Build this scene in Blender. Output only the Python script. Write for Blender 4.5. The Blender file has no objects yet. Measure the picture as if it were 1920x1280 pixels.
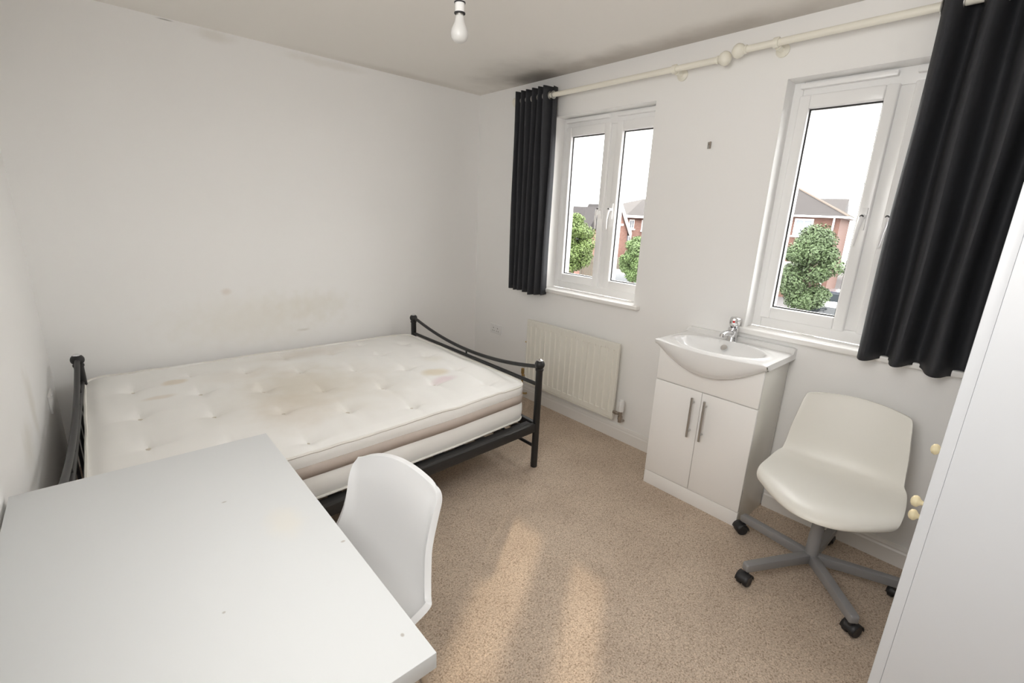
import bpy, bmesh, math, random
from mathutils import Vector, Matrix, noise
PI = math.pi
random.seed(7)
S = bpy.context.scene
COL = S.collection

# ------------------------------------------------------------------ camera
cd = bpy.data.cameras.new('camera'); cam = bpy.data.objects.new('camera', cd); COL.objects.link(cam)
CP = Vector((2.5687, 3.3704, 1.4806)); YAW, PITCH, ROLL = -2.304206, -0.265878, 0.043935
fw = Vector((math.cos(YAW)*math.cos(PITCH), math.sin(YAW)*math.cos(PITCH), math.sin(PITCH)))
r0 = fw.cross(Vector((0, 0, 1))).normalized(); u0 = r0.cross(fw)
rt = math.cos(ROLL)*r0 + math.sin(ROLL)*u0; up = -math.sin(ROLL)*r0 + math.cos(ROLL)*u0
cam.matrix_world = Matrix(((rt.x, up.x, -fw.x, CP.x), (rt.y, up.y, -fw.y, CP.y), (rt.z, up.z, -fw.z, CP.z), (0, 0, 0, 1)))
cd.sensor_width = 36; cd.lens = 16.4717; cd.clip_start = 0.03; cd.clip_end = 500
S.camera = cam

# ------------------------------------------------------------------ world, sun, fill, exposure
W = bpy.data.worlds.new('overcast_sky'); S.world = W; W.use_nodes = True
bg = W.node_tree.nodes['Background']; bg.inputs[0].default_value = (1.0, 0.985, 0.98, 1); bg.inputs[1].default_value = 4.2
sd = bpy.data.lights.new('sun', 'SUN'); sun = bpy.data.objects.new('sun', sd); COL.objects.link(sun)
sd.energy = 0.95; sd.angle = math.radians(1.9); sd.color = (1.0, 0.80, 0.58)
sun.rotation_euler = Vector((1.25, 0.84, -1.07)).to_track_quat('-Z', 'Y').to_euler()
ad = bpy.data.lights.new('rear_fill', 'AREA'); area = bpy.data.objects.new('rear_fill', ad); COL.objects.link(area)  # added soft fill behind the camera, not a lamp of the room
ad.shape = 'RECTANGLE'; ad.size = 1.5; ad.size_y = 1.3; ad.energy = 3.5; ad.color = (1.0, 0.985, 0.965)
area.location = (2.05, 5.12, 1.60)
area.rotation_euler = Vector((-0.20, -0.97, 0.10)).to_track_quat('-Z', 'Y').to_euler()
ad2 = bpy.data.lights.new('side_fill', 'AREA'); area2 = bpy.data.objects.new('side_fill', ad2); COL.objects.link(area2)  # second added fill, out of view above the desk, brightens the window wall
ad2.shape = 'RECTANGLE'; ad2.size = 0.8; ad2.size_y = 0.8; ad2.energy = 9.3; ad2.color = (1.0, 0.985, 0.965)
area2.location = (2.75, 2.95, 1.85)
area2.rotation_euler = Vector((-1.0, -0.12, 0.0)).to_track_quat('-Z', 'Y').to_euler()
S.view_settings.view_transform = 'Standard'; S.view_settings.look = 'None'
S.view_settings.exposure = 1.25; S.view_settings.gamma = 1.0; S.view_settings.use_curve_mapping = False
S.cycles.use_denoising = True
S.cycles.max_bounces = 14; S.cycles.diffuse_bounces = 8; S.cycles.transparent_max_bounces = 16
S.cycles.caustics_reflective = False; S.cycles.caustics_refractive = False

# ------------------------------------------------------------------ materials
def mat(name, col, rough=0.5, metal=0.0, var=0.03, vscale=3.0, bump=0.0, bscale=200.0, spec=0.5, coat=0.0, col2=None, detail=4.0):
    m = bpy.data.materials.new(name); m.use_nodes = True; nt = m.node_tree; b = nt.nodes['Principled BSDF']
    b.inputs['Roughness'].default_value = rough; b.inputs['Metallic'].default_value = metal
    b.inputs['Specular IOR Level'].default_value = spec; b.inputs['Coat Weight'].default_value = coat
    tc = nt.nodes.new('ShaderNodeTexCoord')
    n = nt.nodes.new('ShaderNodeTexNoise'); n.inputs['Scale'].default_value = vscale; n.inputs['Detail'].default_value = detail
    nt.links.new(tc.outputs['Object'], n.inputs['Vector'])
    r = nt.nodes.new('ShaderNodeMix'); r.data_type = 'RGBA'; r.name = 'basemix'
    a = tuple(max(0, c*(1-var)) for c in col); c2 = col2 or tuple(min(1, c*(1+var)) for c in col)
    r.inputs[6].default_value = (*a, 1); r.inputs[7].default_value = (*c2, 1)
    nt.links.new(n.outputs['Fac'], r.inputs[0]); nt.links.new(r.outputs[2], b.inputs['Base Color'])
    if bump:
        n2 = nt.nodes.new('ShaderNodeTexNoise'); n2.inputs['Scale'].default_value = bscale; n2.inputs['Detail'].default_value = 3
        nt.links.new(tc.outputs['Object'], n2.inputs['Vector'])
        bp = nt.nodes.new('ShaderNodeBump'); bp.inputs['Strength'].default_value = bump; bp.inputs['Distance'].default_value = 0.004
        nt.links.new(n2.outputs['Fac'], bp.inputs['Height']); nt.links.new(bp.outputs['Normal'], b.inputs['Normal'])
    return m

def stains(m, items, distort=0.35, nscale=9.0):
    """items: (centre, radii, colour, strength, softness) - marks with a shape of their own, in object space"""
    nt = m.node_tree; b = nt.nodes['Principled BSDF']; cur = b.inputs['Base Color'].links[0].from_socket
    tc = nt.nodes.new('ShaderNodeTexCoord')
    nz = nt.nodes.new('ShaderNodeTexNoise'); nz.inputs['Scale'].default_value = nscale; nz.inputs['Detail'].default_value = 5
    nt.links.new(tc.outputs['Object'], nz.inputs['Vector'])
    for c, rad, colr, st, soft in items:
        s = nt.nodes.new('ShaderNodeVectorMath'); s.operation = 'SUBTRACT'; s.inputs[1].default_value = c
        nt.links.new(tc.outputs['Object'], s.inputs[0])
        d = nt.nodes.new('ShaderNodeVectorMath'); d.operation = 'DIVIDE'; d.inputs[1].default_value = rad
        nt.links.new(s.outputs[0], d.inputs[0])
        l = nt.nodes.new('ShaderNodeVectorMath'); l.operation = 'LENGTH'; nt.links.new(d.outputs[0], l.inputs[0])
        ma = nt.nodes.new('ShaderNodeMath'); ma.operation = 'MULTIPLY_ADD'; ma.inputs[1].default_value = distort*2; ma.inputs[2].default_value = -distort
        nt.links.new(nz.outputs['Fac'], ma.inputs[0])
        ad_ = nt.nodes.new('ShaderNodeMath'); ad_.operation = 'ADD'; nt.links.new(l.outputs['Value'], ad_.inputs[0]); nt.links.new(ma.outputs[0], ad_.inputs[1])
        mr = nt.nodes.new('ShaderNodeMapRange'); mr.interpolation_type = 'SMOOTHSTEP'
        mr.inputs['From Min'].default_value = 1.0 - soft; mr.inputs['From Max'].default_value = 1.0 + soft*0.2
        mr.inputs['To Min'].default_value = st; mr.inputs['To Max'].default_value = 0
        nt.links.new(ad_.outputs[0], mr.inputs['Value'])
        mx = nt.nodes.new('ShaderNodeMix'); mx.data_type = 'RGBA'; mx.inputs[7].default_value = (*colr, 1)
        nt.links.new(mr.outputs[0], mx.inputs[0]); nt.links.new(cur, mx.inputs[6]); cur = mx.outputs[2]
    nt.links.new(cur, b.inputs['Base Color'])
    return m

M = {}
M['wall'] = mat('white_wall_paint', (0.875, 0.87, 0.86), 0.7, var=0.015, vscale=1.5, bump=0.06, bscale=260)
M['wall_back'] = stains(mat('white_wall_paint_marked', (0.875, 0.87, 0.86), 0.7, var=0.015, vscale=1.5, bump=0.06, bscale=260), [
    ((1.80, 0, 0.74), (0.62, 0.5, 0.20), (0.64, 0.58, 0.42), 0.20, 0.95),
    ((1.42, 0, 0.80), (0.34, 0.5, 0.12), (0.64, 0.59, 0.45), 0.17, 0.9),
    ((1.969, 0, 0.931), (0.035, 0.5, 0.028), (0.66, 0.55, 0.46), 0.35, 0.8),
    ((1.88, 0, 2.37), (0.12, 0.5, 0.035), (0.60, 0.56, 0.47), 0.3, 0.8),
    ((1.25, 0, 2.365), (0.30, 0.5, 0.03), (0.62, 0.58, 0.50), 0.25, 0.8),
    ((2.105, 0, 2.392), (0.04, 0.5, 0.004), (0.2, 0.19, 0.17), 0.6, 0.8),
    ((1.52, 0, 0.628), (0.05, 0.5, 0.012), (0.5, 0.45, 0.38), 0.35, 0.8)], 0.5, 14)
M['wall_left'] = stains(mat('white_wall_paint_patchy', (0.86, 0.855, 0.845), 0.7, var=0.02, vscale=2.0, bump=0.06, bscale=260), [  # two brownish patches low on the wall by the bed head
    ((2.82, 0.95, 0.72), (0.5, 0.10, 0.16), (0.58, 0.54, 0.45), 0.35, 0.9),
    ((2.82, 1.25, 0.66), (0.5, 0.16, 0.10), (0.60, 0.56, 0.48), 0.35, 0.9)], 0.5, 10)
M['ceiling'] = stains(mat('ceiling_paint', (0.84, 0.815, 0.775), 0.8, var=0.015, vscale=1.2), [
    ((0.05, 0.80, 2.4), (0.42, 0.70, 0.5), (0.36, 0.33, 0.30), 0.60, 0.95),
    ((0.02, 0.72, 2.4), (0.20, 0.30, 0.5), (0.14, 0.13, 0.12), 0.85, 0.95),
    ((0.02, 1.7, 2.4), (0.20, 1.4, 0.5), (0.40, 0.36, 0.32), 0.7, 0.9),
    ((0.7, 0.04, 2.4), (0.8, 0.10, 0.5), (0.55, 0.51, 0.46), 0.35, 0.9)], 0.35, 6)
M['trim'] = mat('white_gloss_trim', (0.80, 0.78, 0.75), 0.35, var=0.02)
M['upvc'] = mat('white_upvc', (0.87, 0.87, 0.865), 0.28, var=0.015)
M['sill'] = mat('white_sill_paint', (0.86, 0.85, 0.83), 0.3, var=0.02, vscale=8)
M['gasket'] = mat('dark_rubber_gasket', (0.035, 0.035, 0.035), 0.8)
M['black_plastic'] = mat('black_plastic', (0.02, 0.02, 0.022), 0.45)
M['black_metal'] = mat('satin_black_metal', (0.013, 0.013, 0.014), 0.42, var=0.1)
M['chrome'] = mat('chrome', (0.75, 0.75, 0.76), 0.12, 1.0)
M['steel'] = mat('brushed_steel', (0.55, 0.54, 0.52), 0.32, 1.0)
M['grey_metal'] = mat('grey_painted_metal', (0.30, 0.30, 0.305), 0.42, 0.25, var=0.05)
M['brass'] = mat('brass', (0.55, 0.38, 0.16), 0.35, 1.0)
M['laminate'] = stains(mat('white_desk_laminate', (0.70, 0.72, 0.73), 0.38, var=0.01, vscale=4), [
    ((0.093, 0.515, 0.0), (0.050, 0.085, 0.5), (0.77, 0.74, 0.66), 0.45, 0.8),
    ((0.187, 0.343, 0), (0.007, 0.004, 0.5), (0.4, 0.38, 0.35), 0.7, 0.6), ((0.26, 0.722, 0), (0.004, 0.004, 0.5), (0.4, 0.38, 0.35), 0.7, 0.6), ((0.029, 0.972, 0), (0.004, 0.005, 0.5), (0.35, 0.32, 0.28), 0.7, 0.6), ((0.013, 0.668, 0), (0.006, 0.004, 0.5), (0.35, 0.30, 0.25), 0.6, 0.6)], 0.4, 20)
M['white_gloss'] = mat('white_gloss_board', (0.90, 0.89, 0.875), 0.22, var=0.01)
M['cream_side'] = mat('cream_edge_board', (0.80, 0.785, 0.73), 0.25, var=0.02)
M['ceramic'] = mat('white_ceramic', (0.83, 0.83, 0.825), 0.10, var=0.01, coat=0.4)
M['white_plastic'] = mat('white_plastic_shell', (0.79, 0.80, 0.81), 0.35, var=0.01)
M['ivory_plastic'] = mat('ivory_plastic_shell', (0.78, 0.765, 0.71), 0.34, var=0.015)
M['radiator'] = mat('cream_radiator_enamel', (0.80, 0.785, 0.715), 0.35, var=0.02)
M['pole'] = mat('cream_painted_wood', (0.83, 0.805, 0.71), 0.4, var=0.03)
M['curtain'] = mat('charcoal_curtain_cloth', (0.028, 0.029, 0.034), 0.75, var=0.12, vscale=40, bump=0.15, bscale=700)
M['wardrobe'] = mat('white_wardrobe_board', (0.635, 0.655, 0.685), 0.4, var=0.012)
M['knob'] = mat('cream_yellow_knob', (0.74, 0.66, 0.44), 0.4, var=0.05)
M['bulb'] = mat('opal_bulb', (0.66, 0.655, 0.64), 0.3, var=0.01)
M['holder'] = mat('white_lampholder', (0.85, 0.85, 0.84), 0.35)
M['socket'] = mat('white_socket_plastic', (0.82, 0.82, 0.815), 0.3)
M['slat_wood'] = mat('birch_slat', (0.26, 0.19, 0.12), 0.5, var=0.15, vscale=14)
M['band'] = mat('taupe_mattress_band', (0.53, 0.46, 0.41), 0.8, var=0.05, vscale=30, bump=0.1, bscale=500)
M['piping'] = mat('mattress_piping', (0.78, 0.76, 0.71), 0.75)
M['tuft'] = mat('tuft_thread', (0.62, 0.57, 0.49), 0.9, var=0.2, vscale=60)
M['pipe'] = mat('pipe_old_metal', (0.42, 0.37, 0.32), 0.4, 0.9, var=0.15, vscale=30)

def carpet_mat():
    m = bpy.data.materials.new('beige_carpet'); m.use_nodes = True; nt = m.node_tree; b = nt.nodes['Principled BSDF']
    b.inputs['Roughness'].default_value = 0.95; b.inputs['Specular IOR Level'].default_value = 0.1
    tc = nt.nodes.new('ShaderNodeTexCoord')
    n = nt.nodes.new('ShaderNodeTexNoise'); n.inputs['Scale'].default_value = 150; n.inputs['Detail'].default_value = 8; n.inputs['Roughness'].default_value = 0.85
    n3 = nt.nodes.new('ShaderNodeTexNoise'); n3.inputs['Scale'].default_value = 3.5; n3.inputs['Detail'].default_value = 3
    cr = nt.nodes.new('ShaderNodeValToRGB')
    e = cr.color_ramp.elements; e[0].position = 0.35; e[0].color = (0.25, 0.19, 0.145, 1); e[1].position = 0.66; e[1].color = (0.80, 0.70, 0.58, 1)
    k = e.new(0.44); k.color = (0.52, 0.425, 0.335, 1); k = e.new(0.53); k.color = (0.66, 0.555, 0.45, 1)
    vo = nt.nodes.new('ShaderNodeTexVoronoi'); vo.inputs['Scale'].default_value = 230; vo.inputs['Randomness'].default_value = 1.0
    nt.links.new(tc.outputs['Object'], vo.inputs['Vector'])
    sv = nt.nodes.new('ShaderNodeSeparateColor'); nt.links.new(vo.outputs['Color'], sv.inputs[0])
    cv = nt.nodes.new('ShaderNodeValToRGB'); ev = cv.color_ramp.elements; ev[0].position = 0.0; ev[0].color = (0.60, 0.56, 0.52, 1); ev[1].position = 1.0; ev[1].color = (1.12, 1.10, 1.08, 1)
    q = ev.new(0.10); q.color = (0.70, 0.66, 0.63, 1); q = ev.new(0.22); q.color = (0.88, 0.865, 0.855, 1); q = ev.new(0.75); q.color = (1.0, 0.99, 0.98, 1)
    nt.links.new(sv.outputs[0], cv.inputs[0])
    m0 = nt.nodes.new('ShaderNodeMix'); m0.data_type = 'RGBA'; m0.blend_type = 'MULTIPLY'; m0.inputs[0].default_value = 1
    mx = nt.nodes.new('ShaderNodeMix'); mx.data_type = 'RGBA'; mx.blend_type = 'MULTIPLY'; mx.inputs[0].default_value = 1
    cr2 = nt.nodes.new('ShaderNodeValToRGB'); e2 = cr2.color_ramp.elements
    e2[0].position = 0.35; e2[0].color = (0.86, 0.85, 0.85, 1); e2[1].position = 0.65; e2[1].color = (1, 1, 1, 1)
    for q in (n, n3): nt.links.new(tc.outputs['Object'], q.inputs['Vector'])
    nt.links.new(n.outputs['Fac'], cr.inputs[0]); nt.links.new(n3.outputs['Fac'], cr2.inputs[0])
    nt.links.new(cr.outputs[0], m0.inputs[6]); nt.links.new(cv.outputs[0], m0.inputs[7]); nt.links.new(m0.outputs[2], mx.inputs[6]); nt.links.new(cr2.outputs[0], mx.inputs[7]); nt.links.new(mx.outputs[2], b.inputs['Base Color'])
    bp = nt.nodes.new('ShaderNodeBump'); bp.inputs['Strength'].default_value = 0.35; bp.inputs['Distance'].default_value = 0.005
    nt.links.new(n.outputs['Fac'], bp.inputs['Height']); nt.links.new(bp.outputs['Normal'], b.inputs['Normal'])
    return m
M['carpet'] = carpet_mat()

def glass_mat():
    m = bpy.data.materials.new('window_glass'); m.use_nodes = True; nt = m.node_tree; nt.nodes.clear()
    o = nt.nodes.new('ShaderNodeOutputMaterial'); t = nt.nodes.new('ShaderNodeBsdfTransparent'); g = nt.nodes.new('ShaderNodeBsdfGlossy')
    g.inputs['Roughness'].default_value = 0.02; t.inputs[0].default_value = (0.95, 0.955, 0.95, 1)
    f = nt.nodes.new('ShaderNodeFresnel'); f.inputs[0].default_value = 1.45
    mx = nt.nodes.new('ShaderNodeMixShader'); gm = nt.nodes.new('ShaderNodeNewGeometry'); sb = nt.nodes.new('ShaderNodeMath'); sb.operation = 'SUBTRACT'; sb.inputs[0].default_value = 1.0
    ml = nt.nodes.new('ShaderNodeMath'); ml.operation = 'MULTIPLY'   # back faces pass straight through: no false total reflection
    nt.links.new(gm.outputs['Backfacing'], sb.inputs[1]); nt.links.new(f.outputs[0], ml.inputs[0]); nt.links.new(sb.outputs[0], ml.inputs[1])
    nt.links.new(ml.outputs[0], mx.inputs[0]); nt.links.new(t.outputs[0], mx.inputs[1]); nt.links.new(g.outputs[0], mx.inputs[2])
    nt.links.new(mx.outputs[0], o.inputs[0]); return m
M['glass'] = glass_mat()

def brick_mat(name, c1, c2, mortar, scale):
    m = bpy.data.materials.new(name); m.use_nodes = True; nt = m.node_tree; b = nt.nodes['Principled BSDF']; b.inputs['Roughness'].default_value = 0.85
    tc = nt.nodes.new('ShaderNodeTexCoord'); sp = nt.nodes.new('ShaderNodeSeparateXYZ'); cb = nt.nodes.new('ShaderNodeCombineXYZ')
    ad_ = nt.nodes.new('ShaderNodeMath'); ad_.operation = 'ADD'
    nt.links.new(tc.outputs['Object'], sp.inputs[0]); nt.links.new(sp.outputs[0], ad_.inputs[0]); nt.links.new(sp.outputs[1], ad_.inputs[1])
    nt.links.new(ad_.outputs[0], cb.inputs[0]); nt.links.new(sp.outputs[2], cb.inputs[1])
    k = nt.nodes.new('ShaderNodeTexBrick'); k.inputs['Scale'].default_value = scale
    k.inputs['Color1'].default_value = (*c1, 1); k.inputs['Color2'].default_value = (*c2, 1); k.inputs['Mortar'].default_value = (*mortar, 1)
    k.inputs['Mortar Size'].default_value = 0.012; k.inputs['Brick Width'].default_value = 0.5; k.inputs['Row Height'].default_value = 0.17
    nt.links.new(cb.outputs[0], k.inputs['Vector']); nt.links.new(k.outputs['Color'], b.inputs['Base Color']); return m
M['brick'] = brick_mat('red_brick', (0.095, 0.042, 0.031), (0.120, 0.057, 0.041), (0.125, 0.092, 0.075), 2.2)
M['brick_pale'] = brick_mat('pale_red_brick', (0.20, 0.098, 0.076), (0.25, 0.13, 0.10), (0.26, 0.20, 0.17), 2.2)
M['roof'] = brick_mat('grey_brown_roof_tile', (0.018, 0.0145, 0.0145), (0.022, 0.0185, 0.018), (0.013, 0.011, 0.011), 1.6)
M['ridge'] = mat('ridge_tile', (0.09, 0.07, 0.055), 0.8)
M['ext_white'] = mat('white_painted_timber', (0.85, 0.85, 0.84), 0.5)
M['ext_glass'] = mat('far_window_pane', (0.16, 0.18, 0.20), 0.1)
M['ext_wood'] = mat('weathered_fence_timber', (0.10, 0.085, 0.065), 0.85, var=0.2, vscale=6)
M['asphalt'] = mat('grey_tarmac', (0.085, 0.08, 0.08), 0.9, var=0.15, vscale=2)
M['leaf_c'] = mat('fresh_green_leaf', (0.085, 0.135, 0.040), 0.6, var=0.45, vscale=1.6)
M['trunk'] = mat('tree_bark', (0.13, 0.10, 0.075), 0.9, var=0.3, vscale=12)
M['leaf_a'] = mat('light_green_leaf', (0.085, 0.125, 0.030), 0.6, var=0.45, vscale=1.6)
M['leaf_b'] = mat('mid_green_leaf', (0.050, 0.080, 0.028), 0.6, var=0.45, vscale=1.6)
M['car_white'] = mat('white_car_paint', (0.85, 0.85, 0.86), 0.2, coat=0.6)
M['car_dark'] = mat('dark_car_paint', (0.05, 0.055, 0.07), 0.2, coat=0.6)
M['car_glass'] = mat('car_window_glass', (0.03, 0.035, 0.04), 0.08)
M['tyre'] = mat('tyre_rubber', (0.02, 0.02, 0.02), 0.8)
M['red_lamp'] = mat('red_tail_lamp', (0.6, 0.03, 0.03), 0.2)

# ------------------------------------------------------------------ mesh helpers
class MB:
    def __init__(s): s.bm = bmesh.new()
    def box(s, x0, x1, y0, y1, z0, z1):
        bm = s.bm; v = [bm.verts.new((x, y, z)) for x in (x0, x1) for y in (y0, y1) for z in (z0, z1)]
        for f in ((0,1,3,2), (4,6,7,5), (0,4,5,1), (2,3,7,6), (0,2,6,4), (1,5,7,3)): bm.faces.new([v[i] for i in f])
        return s
    def tube(s, pts, r, n=12, cap=True, sq=None):
        pts = [Vector(p) for p in pts]; bm = s.bm; rings = []; prev = None
        for i, p in enumerate(pts):
            t = (pts[min(i+1, len(pts)-1)] - pts[max(i-1, 0)]).normalized()
            if prev is None:
                a = Vector((0, 0, 1)) if abs(t.z) < 0.9 else Vector((1, 0, 0)); nx = t.cross(a).normalized()
            else: nx = (prev - t*prev.dot(t)).normalized()
            prev = nx; ny = t.cross(nx); rr = r[i] if isinstance(r, (list, tuple)) else r
            ring = []
            for k in range(n):
                a = 2*PI*k/n; c, q = math.cos(a), math.sin(a)
                ring.append(bm.verts.new(p + nx*c*rr + ny*q*rr*(sq or 1)))
            rings.append(ring)
        for a, b in zip(rings, rings[1:]):
            for k in range(n): bm.faces.new((a[k], a[(k+1) % n], b[(k+1) % n], b[k]))
        if cap: bm.faces.new(rings[0][::-1]); bm.faces.new(rings[-1])
        return s
    def lathe(s, prof, c=(0, 0, 0), axis='Z', n=24):
        """prof: (radius, height)"""
        bm = s.bm; rings = []; c = Vector(c)
        for r, h in prof:
            ring = []
            for k in range(n if r > 1e-6 else 1):
                a = 2*PI*k/n; x, y = r*math.cos(a), r*math.sin(a)
                p = {'Z': (x, y, h), 'X': (h, x, y), 'Y': (y, h, x)}[axis]
                ring.append(bm.verts.new(c + Vector(p)))
            rings.append(ring)
        for a, b in zip(rings, rings[1:]):
            for k in range(n):
                k2 = (k+1) % n
                if len(a) == 1 and len(b) == 1: continue
                if len(a) == 1: bm.faces.new((a[0], b[k2], b[k]))
                elif len(b) == 1: bm.faces.new((a[k], a[k2], b[0]))
                else: bm.faces.new((a[k], a[k2], b[k2], b[k]))
        for ring, rev in ((rings[0], True), (rings[-1], False)):
            if len(ring) > 1: bm.faces.new(ring[::-1] if rev else ring)
        return s
    def sphere(s, c, r, n=16, sc=(1, 1, 1)):
        m = Matrix.Translation(c) @ Matrix.Diagonal((r*sc[0], r*sc[1], r*sc[2], 1))
        bmesh.ops.create_uvsphere(s.bm, u_segments=n, v_segments=n//2, radius=1, matrix=m); return s
    def grid(s, rows, closed=False):
        """rows: list of equal-length lists of points"""
        bm = s.bm; V = [[bm.verts.new(p) for p in r] for r in rows]
        for a, b in zip(V, V[1:]):
            m = len(a)
            for k in range(m if closed else m-1): bm.faces.new((a[k], a[(k+1) % m], b[(k+1) % m], b[k]))
        return V
    def prism(s, poly, axis, d0, d1):
        """poly of 2D points extruded along an axis: 'Y' -> poly in (x,z); 'X' -> (y,z); 'Z' -> (x,y)"""
        bm = s.bm
        f = {'Y': lambda p, d: (p[0], d, p[1]), 'X': lambda p, d: (d, p[0], p[1]), 'Z': lambda p, d: (p[0], p[1], d)}[axis]
        a = [bm.verts.new(f(p, d0)) for p in poly]; b = [bm.verts.new(f(p, d1)) for p in poly]; n = len(poly)
        bm.faces.new(a[::-1]); bm.faces.new(b)
        for k in range(n): bm.faces.new((a[k], a[(k+1) % n], b[(k+1) % n], b[k]))
        return s
    def build(s, name, m, parent=None, smooth=False, bevel=0.0, off=None, seg=2, solid=0.0, sub=0):
        bm = s.bm
        if off is not None: bmesh.ops.translate(bm, verts=bm.verts, vec=-Vector(off))
        bmesh.ops.recalc_face_normals(bm, faces=bm.faces)
        if bevel:
            es = [e for e in bm.edges if len(e.link_faces) == 2 and e.calc_face_angle(0) > 0.5]
            bmesh.ops.bevel(bm, geom=es, offset=bevel, segments=seg, affect='EDGES', profile=0.5, clamp_overlap=True)
        me = bpy.data.meshes.new(name); bm.to_mesh(me); bm.free()
        o = bpy.data.objects.new(name, me); COL.objects.link(o); me.materials.append(m)
        if smooth or bevel:
            for p in me.polygons: p.use_smooth = True
            try: me.set_sharp_from_angle(angle=math.radians(40))
            except Exception: pass
        if solid:
            q = o.modifiers.new('thickness', 'SOLIDIFY'); q.thickness = solid; q.offset = 0
        if sub:
            q = o.modifiers.new('smooth', 'SUBSURF'); q.levels = sub; q.render_levels = sub
        if parent is not None: o.parent = parent
        return o

def tag(o, label=None, cat=None, group=None, kind=None):
    if label: o['label'] = label
    if cat: o['category'] = cat
    if group: o['group'] = group
    if kind: o['kind'] = kind
    return o
def thing(name, loc, label=None, cat=None, group=None, kind=None, rz=0.0):
    o = bpy.data.objects.new(name, None); COL.objects.link(o); o.location = loc; o.rotation_euler = (0, 0, rz); o.empty_display_size = 0.1
    return tag(o, label, cat, group, kind)
def dup(root, loc=None, rz=None, label=None):
    r = root.copy(); COL.objects.link(r)
    if loc: r.location = loc
    if rz is not None: r.rotation_euler = (0, 0, rz)
    if label: r['label'] = label
    for ch in list(root.children):
        c = ch.copy(); COL.objects.link(c); c.parent = r
        for g in list(ch.children):
            q = g.copy(); COL.objects.link(q); q.parent = c
    return r

# ------------------------------------------------------------------ room shell
RX, RY, RH = 2.82, 5.2, 2.4
ZS, ZT = 0.95, 2.144
tag(MB().box(0.0, RX, 0, RY, -0.12, 0).build('floor', M['carpet']), kind='structure')
tag(MB().box(-0.205, RX+0.15, -0.15, RY+0.15, RH, RH+0.12).build('ceiling', M['ceiling']), kind='structure')
tag(MB().box(-0.205, RX+0.15, -0.15, 0, -0.12, RH).build('wall_back', M['wall_back']), kind='structure')
tag(MB().box(RX, RX+0.15, 0, RY, -0.12, RH).build('wall_left', M['wall_left']), kind='structure')
tag(MB().box(-0.205, RX+0.15, RY, RY+0.15, -0.12, RH).build('wall_front', M['wall']), kind='structure')
def leaf(mb, x0, x1, ops):
    y = 0.0
    for a, b in ops:
        mb.box(x0, x1, y, a, -0.12, RH); mb.box(x0, x1, a, b, -0.12, ZS-0.025); mb.box(x0, x1, a, b, ZT, RH); y = b
    mb.box(x0, x1, y, RY, -0.12, RH)
wr = MB(); leaf(wr, -0.10, 0.0, [(0.87, 1.672), (2.373, 3.27)]); leaf(wr, -0.205, -0.10, [(0.87, 1.77), (2.37, 3.27)])
tag(wr.build('wall_right', M['wall']), kind='structure')

# baseboards: profile with a stepped moulded top
def base_profile(d, h): return [(0, 0), (d, 0), (d, h*0.70), (d*0.72, h*0.78), (d*0.72, h*0.86), (d*0.4, h), (0, h)]
bp = base_profile(0.016, 0.10)
tag(MB().prism(bp, 'Y', 0.0, 2.085).prism(bp, 'Y', 2.632, RY).build('baseboard_right', M['trim']), kind='structure')
tag(MB().prism([(p[0], p[1]) for p in bp], 'X', 0.016, RX).build('baseboard_back', M['trim']), kind='structure')
tag(MB().prism([(RX-p[0], p[1]) for p in bp], 'Y', 0.016, RY).build('baseboard_left', M['trim']), kind='structure')

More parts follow.
